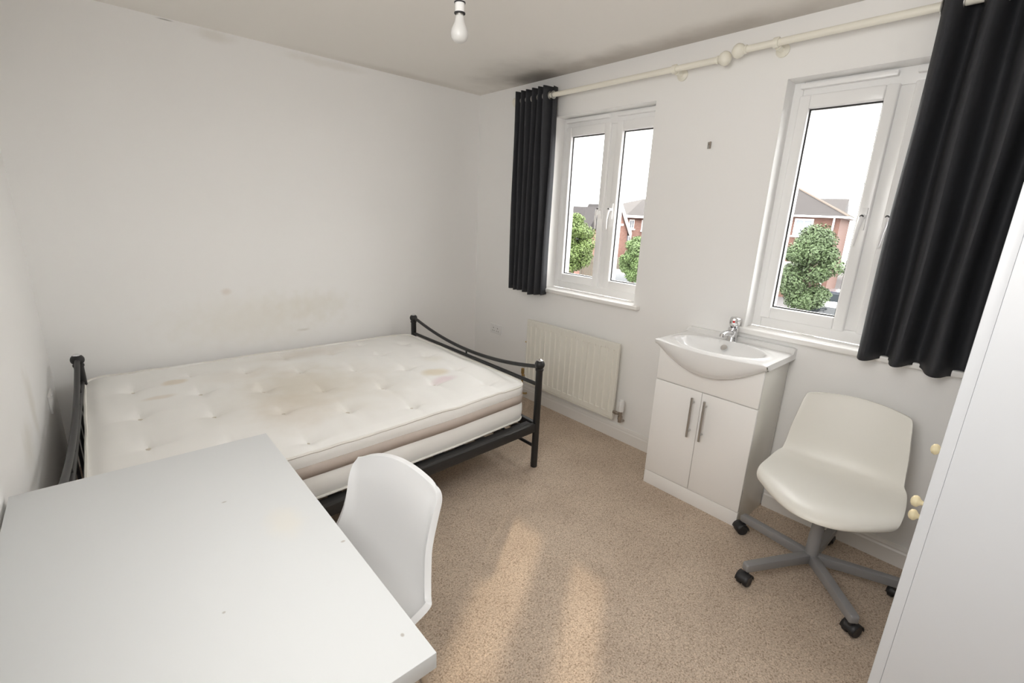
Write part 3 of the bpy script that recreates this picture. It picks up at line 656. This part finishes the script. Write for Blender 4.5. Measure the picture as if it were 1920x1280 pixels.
v.tube([(0.072, R1+0.058, vz+0.03), (0.072, R1+0.058, vz-0.055)], 0.0125, 12).tube([(0.072, R1+0.058, vz-0.05), (0.03, R1+0.050, vz-0.062), (0.016, R1+0.050, vz-0.062)], 0.0085, 10)
v.lathe([(0.016, -0.012), (0.016, 0.012)], (0.072, R1+0.058, vz-0.025), 'Z', 6)
vo = v.build('valve', M['pipe'], ra, smooth=True, off=RO)
h = MB(); hb = (0.072, R1+0.058, vz+0.022)
h.lathe([(0.017, 0), (0.0195, 0.006), (0.0195, 0.030), (0.0185, 0.034), (0.019, 0.038), (0.019, 0.072), (0.016, 0.080), (0, 0.081)], hb, 'Z', 20)
for k in range(10):
    a = 2*PI*k/10; h.box(hb[0]+math.cos(a)*0.0185-0.002, hb[0]+math.cos(a)*0.0185+0.002, hb[1]+math.sin(a)*0.0185-0.002, hb[1]+math.sin(a)*0.0185+0.002, hb[2]+0.040, hb[2]+0.070)
h.build('valve_head', M['socket'], vo, smooth=True, off=RO)
v = MB().tube([(0.072, R0, vz), (0.072, R0-0.035, vz)], 0.009, 12).tube([(0.072, R0-0.035, vz+0.05), (0.072, R0-0.035, 0.06), (0.03, R0-0.035, 0.045), (0.016, R0-0.035, 0.045)], 0.008, 10)
v.lathe([(0.013, 0.012), (0.013, 0.05), (0.010, 0.056)], (0.072, R0-0.035, vz), 'Z', 8)
v.build('lockshield_valve', M['brass'], ra, smooth=True, off=RO)
m = MB().tube([(0.0722, R0-0.016, RZ1-0.19), (0.0722, R0+0.002, RZ1-0.19)], 0.006, 10).build('air_vent', M['brass'], ra, smooth=True, off=RO)

# ------------------------------------------------------------------ curtain poles
def pole(y0, y1, z, brackets, fin, label):
    o = thing('curtain_pole', (0.09, (y0+y1)/2, z), label, 'curtain pole', 'cream curtain poles'); O = o.location.copy()
    MB().tube([(0.09, y0, z), (0.09, y1, z)], 0.0155, 16).build('rod', M['pole'], o, smooth=True, off=O)
    for y, s in fin:
        MB().lathe([(0.0145, -0.012), (0.019, -0.010), (0.019, -0.003), (0.014, 0.0), (0.020, 0.004), (0.0285, 0.013), (0.0330, 0.026), (0.0325, 0.036), (0.026, 0.048), (0.014, 0.057), (0, 0.060)] if s > 0 else
                   [(0.0145, 0.012), (0.019, 0.010), (0.019, 0.003), (0.014, 0.0), (0.020, -0.004), (0.0285, -0.013), (0.0330, -0.026), (0.0325, -0.036), (0.026, -0.048), (0.014, -0.057), (0, -0.060)],
                   (0.09, y, z), 'Y', 18).build('ball_finial', M['pole'], o, smooth=True, off=O)
    for y in brackets:
        k = MB().lathe([(0.030, 0.0), (0.030, 0.010), (0.022, 0.014), (0.013, 0.020), (0.013, 0.070)], (0.0, y, z-0.012), 'X', 18)
        k.lathe([(0.0155, -0.011), (0.022, -0.011), (0.022, 0.011), (0.0155, 0.011)], (0.09, y, z), 'Y', 18)
        k.build('wall_bracket', M['pole'], o, smooth=True, off=O)
    return o
pole(0.585, 2.066, 2.262, (0.66, 1.823), ((0.585, -1), (2.066, 1)), 'cream pole over the first window, lower of the pair, carrying the narrow curtain')
pole(2.188, 3.62, 2.283, (2.33, 3.56), ((2.188, -1), (3.62, 1)), 'cream pole over the second window, higher of the pair, carrying the wide curtain')

# ------------------------------------------------------------------ curtains
def curtain(y0, y1, zt, zb, zr, nf, amp, label, seed, topshift=0.0, gather=0.0, flare=0.0):
    random.seed(seed)
    yc = (y0+y1)/2
    o = thing('curtain', (0.09, yc, zb), label, 'curtain', 'charcoal eyelet curtains'); O = o.location.copy()
    NW, NH = nf*20, 46; rows = []
    ph = [random.uniform(-0.25, 0.25) for _ in range(nf*2+2)]; am = [random.uniform(0.75, 1.2) for _ in range(nf*2+2)]
    for j in range(NH+1):
        v = j/NH; z = zt + (zb-zt)*v; r = []
        for i in range(NW+1):
            u = i/NW; k = u*nf*2; k0 = int(k); f = k-k0
            a = amp*((am[k0]*(1-f)+am[min(k0+1, len(am)-1)]*f)*v + (1-v))*(1.0+flare*v)
            wob = (ph[k0]*(1-f)+ph[min(k0+1, len(ph)-1)]*f)*v
            s = math.sin(PI*k+wob*1.5); s = math.copysign(abs(s)**0.75, s)
            x = 0.09 + a*s + 0.010*v*math.sin(u*9+seed)
            y = y0 + (y1-y0)*u + topshift*(1-v) + 0.004*math.sin(v*7+u*12) + gather*math.sin(PI*v)*(u-0.5)
            zz = z + (0.006*math.sin(u*11+seed) - 0.020*u if v == 1 else 0)
            r.append((x, y, zz))
        rows.append(r)
    m = MB(); m.grid(rows); m.build('drape', M['curtain'], o, smooth=True, off=O, solid=0.003)
    for k in range(0, nf*2+1):
        y = y0 + (y1-y0)*k/(nf*2) + topshift*(1-(zt-zr)/(zt-zb))
        e = MB(); R = []
        for i in range(25):
            a = 2*PI*i/24; R.append([Vector((0.09+math.cos(a)*(0.021+0.0045*math.cos(b_)), y+0.004*math.sin(b_), zr+math.sin(a)*(0.021+0.0045*math.cos(b_)))) for b_ in [2*PI*q/8 for q in range(8)]])
        e.grid(R, True); e.build('eyelet', M['steel'], o, smooth=True, off=O)
    return o
curtain(0.588, 0.928, 2.318, 0.918, 2.262, 6, 0.054, 'narrow charcoal curtain bunched left of the first window', 3)
curtain(2.905, 3.50, 2.335, 0.940, 2.281, 5, 0.066, 'wide charcoal curtain half covering the second window beside the wardrobe', 5, flare=0.1)

# ------------------------------------------------------------------ lamp
la = thing('pendant_lamp', (1.514, 1.862, 2.4), 'bare opal bulb hanging on a white flex from the ceiling', 'lamp'); LO = la.location.copy(); lx, ly = LO.x, LO.y
MB().lathe([(0.045, 0.0), (0.045, -0.012), (0.030, -0.026), (0.008, -0.032)], (lx, ly, 2.4), 'Z', 20).build('ceiling_rose', M['holder'], la, smooth=True, off=LO)
zb = 2.040
MB().tube([(lx, ly, 2.37), (lx, ly, zb+0.135)], 0.0035, 8).build('flex', M['holder'], la, smooth=True, off=LO)
MB().lathe([(0.006, zb+0.142), (0.013, zb+0.137), (0.0165, zb+0.126), (0.0165, zb+0.091), (0.0172, zb+0.090)], (lx, ly, 0), 'Z', 22).build('lampholder', M['holder'], la, smooth=True, off=LO)
for h in (0.119, 0.0875): MB().lathe([(0.0160, zb+h+0.004), (0.0190, zb+h+0.003), (0.0190, zb+h), (0.0160, zb+h-0.001)], (lx, ly, 0), 'Z', 22).build('holder_ring', M['black_plastic'], la, smooth=True, off=LO)
MB().lathe([(0.0130, zb+0.089), (0.0130, zb+0.079)], (lx, ly, 0), 'Z', 18).build('bulb_cap', M['steel'], la, smooth=True, off=LO)
bp_ = [(0.0140, 0.081), (0.0150, 0.076), (0.0165, 0.068), (0.0200, 0.056), (0.0255, 0.045), (0.0288, 0.036), (0.0300, 0.027), (0.0285, 0.017), (0.0235, 0.0078), (0.015, 0.0022), (0.007, 0.0004), (0, 0)]
MB().lathe([(r, zb+h) for r, h in bp_], (lx, ly, 0), 'Z', 26).build('bulb', M['bulb'], la, smooth=True, off=LO)

# ------------------------------------------------------------------ sockets, bracket
so = thing('wall_socket', (0.0, 0.306, 0.50), 'white double socket low on the window wall beside the bed', 'socket'); O = so.location.copy()
MB().box(0.0, 0.009, 0.232, 0.380, 0.457, 0.543).build('plate', M['socket'], so, bevel=0.003, off=O)
for y in (0.278, 0.334):
    MB().box(0.009, 0.013, y-0.008, y+0.008, 0.522, 0.536).build('switch', M['socket'], so, bevel=0.001, off=O)
    q = MB().box(0.0088, 0.0094, y-0.003, y+0.003, 0.504, 0.513)
    for s in (-1, 1): q.box(0.0088, 0.0094, y+s*0.011-0.004, y+s*0.011+0.004, 0.482, 0.487)
    q.build('pin_holes', M['gasket'], so, off=O)
sl = thing('wall_socket', (RX, 0.36, 0.525), 'white socket low on the left wall behind the bed head', 'socket'); O = sl.location.copy()
MB().box(RX-0.010, RX, 0.29, 0.44, 0.480, 0.566).build('plate', M['socket'], sl, bevel=0.003, off=O)
for y in (0.33, 0.386): MB().box(RX-0.014, RX-0.010, y, y+0.016, 0.545, 0.559).build('switch', M['socket'], sl, bevel=0.001, off=O)
br = thing('wall_hook', (0.0, 2.033, 1.879), 'tiny metal mirror clip on the wall between the windows', 'hook'); O = br.location.copy()
MB().box(0.0, 0.004, 2.022, 2.042, 1.862, 1.896).build('plate', M['steel'], br, bevel=0.002, off=O)
MB().box(0.004, 0.010, 2.036, 2.043, 1.862, 1.896).lathe([(0.004, 0.004), (0.003, 0.007)], (0, 2.030, 1.884), 'X', 10).build('clip', M['pipe'], br, off=O)

# ------------------------------------------------------------------ wardrobe
WX0, WX1, WY0, WY1, WH = 0.26, 1.30, 3.310, 3.88, 1.92
wd = thing('wardrobe', ((WX0+WX1)/2, (WY0+WY1)/2, 0), 'tall white wardrobe with cream knobs at the right edge', 'wardrobe'); O = wd.location.copy()
YD = WY0 + 0.021
for x in (WX0, WX1-0.018): MB().box(x, x+0.018, YD+0.0001, WY1, 0, WH).build('side_panel', M['wardrobe'], wd, bevel=0.001, off=O)
MB().box(WX0+0.018, WX1-0.018, YD+0.002, WY1, WH-0.018, WH).build('top_panel', M['wardrobe'], wd, off=O)
MB().box(WX0+0.018, WX1-0.018, WY1-0.006, WY1, 0.06, WH-0.018).build('back_panel', M['wardrobe'], wd, off=O)
MB().box(WX0+0.018, WX1-0.018, YD+0.01, YD+0.026, 0, 0.06).build('plinth', M['wardrobe'], wd, off=O)
xm = 0.910
drs = []
for a, b in ((WX0, xm-0.0015), (xm+0.0015, WX1)):
    drs.append(MB().box(a, b, WY0, YD, 0.02, WH).build('door', M['wardrobe'], wd, bevel=0.0015, off=O))
for x, z, d in ((0.936, 0.753, 1), (0.883, 0.686, 0), (0.796, 0.868, 0)):
    MB().lathe([(0.0085, 0.0), (0.0065, -0.006), (0.0060, -0.018), (0.0080, -0.023), (0.0150, -0.028), (0.0165, -0.033), (0.0140, -0.040), (0.007, -0.044), (0, -0.045)], (x, WY0, z), 'Y', 18).build('knob', M['knob'], drs[d], smooth=True, off=O)

# ------------------------------------------------------------------ outside
GZ = -2.75
tag(MB().box(-75, -0.45, -70, 40, GZ-0.3, GZ).build('ground', M['asphalt']), kind='structure')
def far_window(parent, O, axis, p, c, z0, z1, w, sgn, bars=2):
    """white framed window set on a facade; axis 'X': facade at x=p facing sgn, centred on y=c; axis 'Y': facade at y=p"""
    def bx(m, a0, a1, d0, d1, b0, b1):
        d0, d1 = sorted((p+sgn*d0, p+sgn*d1))
        return m.box(d0, d1, a0, a1, b0, b1) if axis == 'X' else m.box(a0, a1, d0, d1, b0, b1)
    f = MB(); t = 0.09
    bx(f, c-w/2, c-w/2+t, 0, 0.05, z0, z1); bx(f, c+w/2-t, c+w/2, 0, 0.05, z0, z1)
    bx(f, c-w/2+t, c+w/2-t, 0, 0.05, z0, z0+t); bx(f, c-w/2+t, c+w/2-t, 0, 0.05, z1-t, z1)
    for k in range(1, bars): q = c-w/2+w*k/bars; bx(f, q-t*0.4, q+t*0.4, 0, 0.05, z0+t, z1-t)
    bx(f, c-w/2-0.08, c+w/2+0.08, 0, 0.12, z0-0.09, z0)
    fo = f.build('window_frame', M['ext_white'], parent, off=O)
    g = MB(); bx(g, c-w/2+t*0.5, c+w/2-t*0.5, 0.005, 0.02, z0+t*0.5, z1-t*0.5); g.build('pane', M['ext_glass'], fo, off=O)
# hip roofed brick house seen through the second window; its corner faces us
h2 = thing('brick_house', (-29.3, -4.85, GZ), 'red brick house with a hipped tiled roof behind the tree, through the second window', 'house'); O = h2.location.copy()
hx, hy, hz = -29.3, -4.85, 2.02      # near right corner of the facade
MB().box(hx-9, hx, hy-10.0, hy, GZ, hz).build('wall', M['brick'], h2, off=O)
ov = 0.35; e = [(hx+ov, hy+ov, hz+0.1), (hx+ov, hy-10-ov, hz+0.1), (hx-9-ov, hy-10-ov, hz+0.1), (hx-9-ov, hy+ov, hz+0.1)]
ra_ = Vector((hx-4.5, hy-4.3, hz+2.6)); rb_ = Vector((hx-4.5, hy-5.7, hz+2.6))
m = MB(); bv = [m.bm.verts.new(p) for p in e]; v1, v2 = m.bm.verts.new(ra_), m.bm.verts.new(rb_)
for f in ((bv[0], v1, v2, bv[1]), (bv[1], v2, bv[2]), (bv[2], v2, v1, bv[3]), (bv[3], v1, bv[0]), (bv[0], bv[1], bv[2], bv[3])): m.bm.faces.new(f)
rf = m.build('roof', M['roof'], h2, off=O)
MB().tube([Vector(e[0]), ra_, rb_, Vector(e[1])], 0.06, 6).tube([Vector(e[3]), ra_], 0.06, 6).build('ridge_tiles', M['ridge'], rf, off=O)
MB().box(hx, hx+ov+0.06, hy-10-ov, hy+ov+0.06, hz+0.0, hz+0.10).box(hx-9-ov, hx, hy, hy+ov+0.06, hz+0.0, hz+0.10).build('fascia_board', M['ext_white'], h2, off=O)
far_window(h2, O, 'X', hx, hy-1.75, 0.95, 1.92, 0.95, 1); far_window(h2, O, 'X', hx, hy-4.6, 0.85, 1.85, 0.9, 1); far_window(h2, O, 'X', hx, hy-1.8, -1.9, -0.6, 1.1, 1)
MB().tube([(hx+0.07, hy-0.30, hz), (hx+0.07, hy-0.30, GZ)], 0.05, 8).build('downpipe', M['ext_white'], h2, off=O)
MB().box(hx, hx+0.06, hy-0.62, hy-0.42, 0.0, 1.0).build('wall_plaque', M['ext_white'], h2, off=O)
h2.rotation_euler = (0, 0, 0.19)
# gabled roof behind it
h3 = thing('brick_house', (-43.2, -8.45, GZ), 'grey tiled gable roof rising behind the hipped brick house', 'house'); O = h3.location.copy()
MB().box(-47.2, -39.2, -16.5, -8.65, GZ, 2.0).build('wall', M['brick'], h3, off=O)
MB().prism([(-47.7, 1.95), (-38.7, 1.95), (-38.7, 2.1), (-43.2, 3.75), (-47.7, 2.1)], 'Y', -16.8, -8.45).build('roof', M['roof'], h3, off=O)
h3.location.y += 0.30; h3.rotation_euler = (0, 0, 0.205)
# brick house with white bargeboards seen through the first window
h1 = thing('brick_house', (-30.5, -19.5, GZ), 'red brick gabled house with white bargeboards, through the first window', 'house'); O = h1.location.copy()
gy = -18.6; gx, gz = -27.45, 2.30       # apex of the gable that faces along +Y
MB().prism([(gx+1.3, GZ), (gx+1.3, 0.52), (gx, gz), (gx-1.3, 0.52), (gx-1.3, GZ)], 'Y', gy-3.0, gy).build('wing_wall', M['brick_pale'], h1, off=O)
m = MB()
for s, run in ((1, 1.5), (-1, 1.5)):
    a, b_ = (gx, gz), (gx+s*run, gz-run*1.39); n_ = Vector((0.81*s, 0.59))
    m.prism([a, b_, (b_[0]+n_.x*0.12, b_[1]+n_.y*0.12), (a[0], a[1]+0.2)], 'Y', gy-3.0, gy+0.15)
wr_ = m.build('wing_roof', M['roof'], h1, off=O)
m = MB()
for s, run in ((1, 1.55), (-1, 1.55)):
    a, b_ = (gx, gz+0.26), (gx+s*run, gz+0.26-run*1.39)
    m.prism([a, b_, (b_[0], b_[1]-0.40), (a[0], a[1]-0.40)], 'Y', gy+0.12, gy+0.22)
m.box(gx-0.55, gx+0.25, gy, gy+0.10, 0.95, 1.10)
m.build('bargeboard', M['ext_white'], wr_, off=O)
my = -19.3; 
MB().box(-40.0, -29.3, my-4.5, my, GZ, 1.75).build('wall', M['brick_pale'], h1, off=O)
m = MB(); q0, q1_ = -28.9, -40.4
pts = [(q0, my+0.35, 1.75), (q1_, my+0.35, 1.75), (q1_, my-4.9, 1.75), (q0, my-4.9, 1.75)]
bv = [m.bm.verts.new(p) for p in pts]; v1, v2 = m.bm.verts.new((q0-6.0, my-2.3, 3.25)), m.bm.verts.new((q1_+3.0, my-2.3, 3.25))
for f in ((bv[0], bv[1], v2, v1), (bv[1], bv[2], v2), (bv[2], bv[3], v1, v2), (bv[3], bv[0], v1), (bv[0], bv[1], bv[2], bv[3])): m.bm.faces.new(f)
rf = m.build('roof', M['roof'], h1, off=O)
MB().box(q1_, q0, my+0.30, my+0.40, 1.58, 1.76).build('fascia_board', M['ext_white'], h1, off=O)
far_window(h1, O, 'Y', my, -30.15, 0.72, 1.45, 0.66, 1); far_window(h1, O, 'Y', my, -29.75, -0.65, 0.65, 0.95, 1, 3)
far_window(h1, O, 'Y', my, -32.0, 0.6, 1.45, 0.9, 1)
# far long roof through the left pane
h4 = thing('terrace_house', (-23.3, -17.4, GZ), 'terrace house with a long grey roof behind the yellow green tree', 'house', rz=0.30); O = Vector((-23.3, -17.4, GZ))
MB().box(-25.5, -22.9, -28.0, -17.75, GZ, 0.80).build('wall', M['brick_pale'], h4, off=O)
MB().prism([(-22.4, 0.68), (-22.4, 0.82), (-24.2, 2.18), (-26.0, 0.82), (-26.0, 0.68)], 'Y', -28.4, -17.45).build('roof', M['roof'], h4, off=O)
far_window(h4, O, 'X', -22.9, -18.3, -0.55, 0.45, 0.8, 1); far_window(h4, O, 'X', -22.9, -20.6, -0.55, 0.45, 0.9, 1)
# narrow brick block at the right of the second window
h5 = thing('brick_house', (-50, -5.4, GZ), 'distant brick block beyond the hipped house, beside the window handle', 'house'); O = h5.location.copy()
MB().box(-54, -46.2, -7.95, -2.5, GZ, 2.1).build('wall', M['brick'], h5, off=O)
MB().prism([(-46.0, 2.05), (-46.0, 2.25), (-50.1, 2.9), (-54.2, 2.25), (-54.2, 2.05)], 'Y', -8.15, -2.3).build('roof', M['ext_white'], h5, off=O)

# trees
def tree(loc, H, rad, zc, rz, nleaf, leafm, label, seed, lsz=0.13, trunk_r=0.09):
    rng = random.Random(seed); o = thing('tree', loc, label, 'tree')
    tm = MB().tube([(0, 0, 0), (0.03, 0.02, H*0.3), (0, 0.05, H*0.6), (0.02, 0, H*0.85)], [trunk_r, trunk_r*0.8, trunk_r*0.5, trunk_r*0.15], 8)
    for k in range(9):
        a = rng.uniform(0, 2*PI); z0 = H*rng.uniform(0.28, 0.65); d = rad*rng.uniform(0.5, 0.85)
        tm.tube([(0, 0.03, z0), (math.cos(a)*d*0.5, math.sin(a)*d*0.5, z0+d*0.4), (math.cos(a)*d, math.sin(a)*d, z0+d*0.6)], [trunk_r*0.4, trunk_r*0.25, 0.01], 6)
    tm.build('trunk', M['trunk'], o, smooth=True)
    blobs = []
    for k in range(60):
        th = rng.uniform(0, 2*PI); cz = rng.uniform(-1, 1); rr = math.sqrt(1-cz*cz)*rng.uniform(0.35, 0.80)
        taper = 1.0 - 0.22*max(0, cz)
        blobs.append((Vector((math.cos(th)*rr*rad*taper, math.sin(th)*rr*rad*taper, zc+cz*rz*0.80)), rad*rng.uniform(0.26, 0.46)))
    V_, F_ = [], []
    for k in range(nleaf):
        c, r = blobs[k % len(blobs)]
        d = Vector((rng.gauss(0, 1), rng.gauss(0, 1), rng.gauss(0, 1))).normalized()*r*rng.uniform(0.55, 1.06)**0.7; d.z *= 0.8
        p = c + d; nv = (d.normalized() + Vector((rng.uniform(-.8, .8), rng.uniform(-.8, .8), rng.uniform(-.2, 1.2)))).normalized()
        t1 = nv.orthogonal().normalized(); t1 = Matrix.Rotation(rng.uniform(0, 6.28), 3, nv) @ t1; t2 = nv.cross(t1); s = lsz*rng.uniform(0.6, 1.25)
        b0 = len(V_); V_ += [p - t1*s, p + t2*s*0.5 + nv*s*0.15, p + t1*s, p - t2*s*0.5 + nv*s*0.15]; F_.append((b0, b0+1, b0+2, b0+3))
    me = bpy.data.meshes.new('foliage'); me.from_pydata(V_, [], F_); f = bpy.data.objects.new('foliage', me); COL.objects.link(f); me.materials.append(leafm); f.parent = o; f['kind'] = 'stuff'
    return o
tree((-16.6, -2.22, GZ), 4.4, 1.04, 2.76, 1.56, 26000, M['leaf_b'], 'round mid green tree in front of the hipped house, second window', 11, 0.06)
tree((-15.6, -12.45, GZ), 4.6, 1.05, 3.00, 1.50, 26000, M['leaf_a'], 'yellow green tree at the left of the first window', 12, 0.06)
tree((-17.40, -10.05, GZ), 3.6, 0.72, 2.35, 1.15, 16000, M['leaf_c'], 'small green tree at the right edge of the first window', 13, 0.055)
tree((-40.5, -4.55, GZ), 4.8, 1.1, 3.3, 1.6, 2500, M['leaf_b'], 'distant dark tree in the gap beside the hipped house', 14, 0.2)

# fence with its boards, and a notice on it
fx0, fy0, fx1, fy1 = -21.6, -17.0, -26.2, -12.6
fe = thing('timber_fence', (fx0, fy0, GZ), 'weathered timber board fence below the gabled house', 'fence'); fd = Vector((fx1-fx0, fy1-fy0, 0)); fl = fd.length; fd.normalize(); fe.rotation_euler = (0, 0, math.atan2(fd.y, fd.x))
bmesh_board = None
for k in range(int(fl/0.15)):
    if bmesh_board is None:
        q = MB().box(0, 0.14, -0.012, 0.012, 0.05, 1.75).build('board', M['ext_wood'], fe); bmesh_board = q.data
    else:
        q = bpy.data.objects.new('board', bmesh_board); COL.objects.link(q); q.parent = fe
    q.location = (k*0.15, 0, 0.03*math.sin(k*1.7))
for k in range(int(fl/1.8)+1):
    MB().box(k*1.8-0.05, k*1.8+0.05, -0.11, -0.012, 0, 1.85).build('fence_post', M['ext_wood'], fe)
MB().box(0, fl, -0.05, -0.012, 0.4, 0.5).box(0, fl, -0.05, -0.012, 1.35, 1.45).build('fence_rail', M['ext_wood'], fe)
sg = thing('notice_board', (-23.5, -14.95, GZ), 'small white notice on a post by the timber fence', 'sign', rz=0.63)
MB().box(-0.01, 0.01, -0.16, 0.16, 0.75, 1.27).build('panel', M['ext_white'], sg, bevel=0.004)
MB().box(-0.05, -0.01, -0.03, 0.03, 0, 1.22).build('sign_post', M['grey_metal'], sg)

# parked cars
def car(loc, rz, paint, label):
    o = thing('car', loc, label, 'car', rz=rz)
    body = [(-2.05, 0.25), (-2.08, 0.55), (-2.0, 0.82), (-1.85, 0.90), (-1.0, 0.95), (1.0, 0.92), (1.8, 0.78), (2.05, 0.62), (2.1, 0.35), (2.05, 0.22)]
    m = MB(); V = []
    for y, s in ((-0.86, 0.94), (-0.80, 1.0), (0.80, 1.0), (0.86, 0.94)):
        V.append([(x, y, 0.25+(z-0.25)*s) for x, z in body])
    q = m.grid(V, True); m.bm.faces.new(q[0]); m.bm.faces.new(q[-1][::-1]); m.build('body', paint, o, smooth=True, bevel=0.02)
    cab = [(-1.75, 0.88), (-1.35, 1.38), (-0.9, 1.46), (0.1, 1.45), (0.45, 1.36), (1.1, 0.90)]
    m = MB(); V = []
    for y, s in ((-0.78, 1.0), (-0.60, 1.0), (0.60, 1.0), (0.78, 1.0)):
        k = 1 if abs(y) < 0.7 else 0.0
        V.append([(x, y*(1.0 if z < 0.95 else 0.88), z if k else 0.88+(z-0.88)*0.86) for x, z in cab])
    q = m.grid(V, True); m.bm.faces.new(q[0]); m.bm.faces.new(q[-1][::-1]); m.build('glasshouse', M['car_glass'], o, smooth=True)
    MB().prism([(-1.32, 1.37), (-0.9, 1.475), (0.1, 1.465), (0.42, 1.37), (0.1, 1.40), (-0.9, 1.40)], 'Y', -0.62, 0.62).build('car_roof', paint, o, smooth=True)
    for x in (-1.3, 1.3):
        for y in (-0.84, 0.84):
            MB().lathe([(0.12, -0.09), (0.30, -0.09), (0.32, -0.07), (0.32, 0.07), (0.30, 0.09), (0.12, 0.09)], (x, y, 0.32), 'Y', 18).build('wheel', M['tyre'], o, smooth=True)
    for y in (-0.68, 0.68): MB().box(-2.09, -2.0, y-0.14, y+0.14, 0.66, 0.82).build('tail_lamp', M['red_lamp'], o, bevel=0.01)
    return o
car((-19.0, -11.75, GZ), 0.63, M['car_white'], 'white car parked in front of the timber fence')
car((-22.9, -2.0, GZ), 1.75, M['car_dark'], 'dark car with a red tail lamp under the round tree')
car((-18.2, -0.95, GZ), 1.75, M['car_white'], 'white car in front of the dark car, second window')
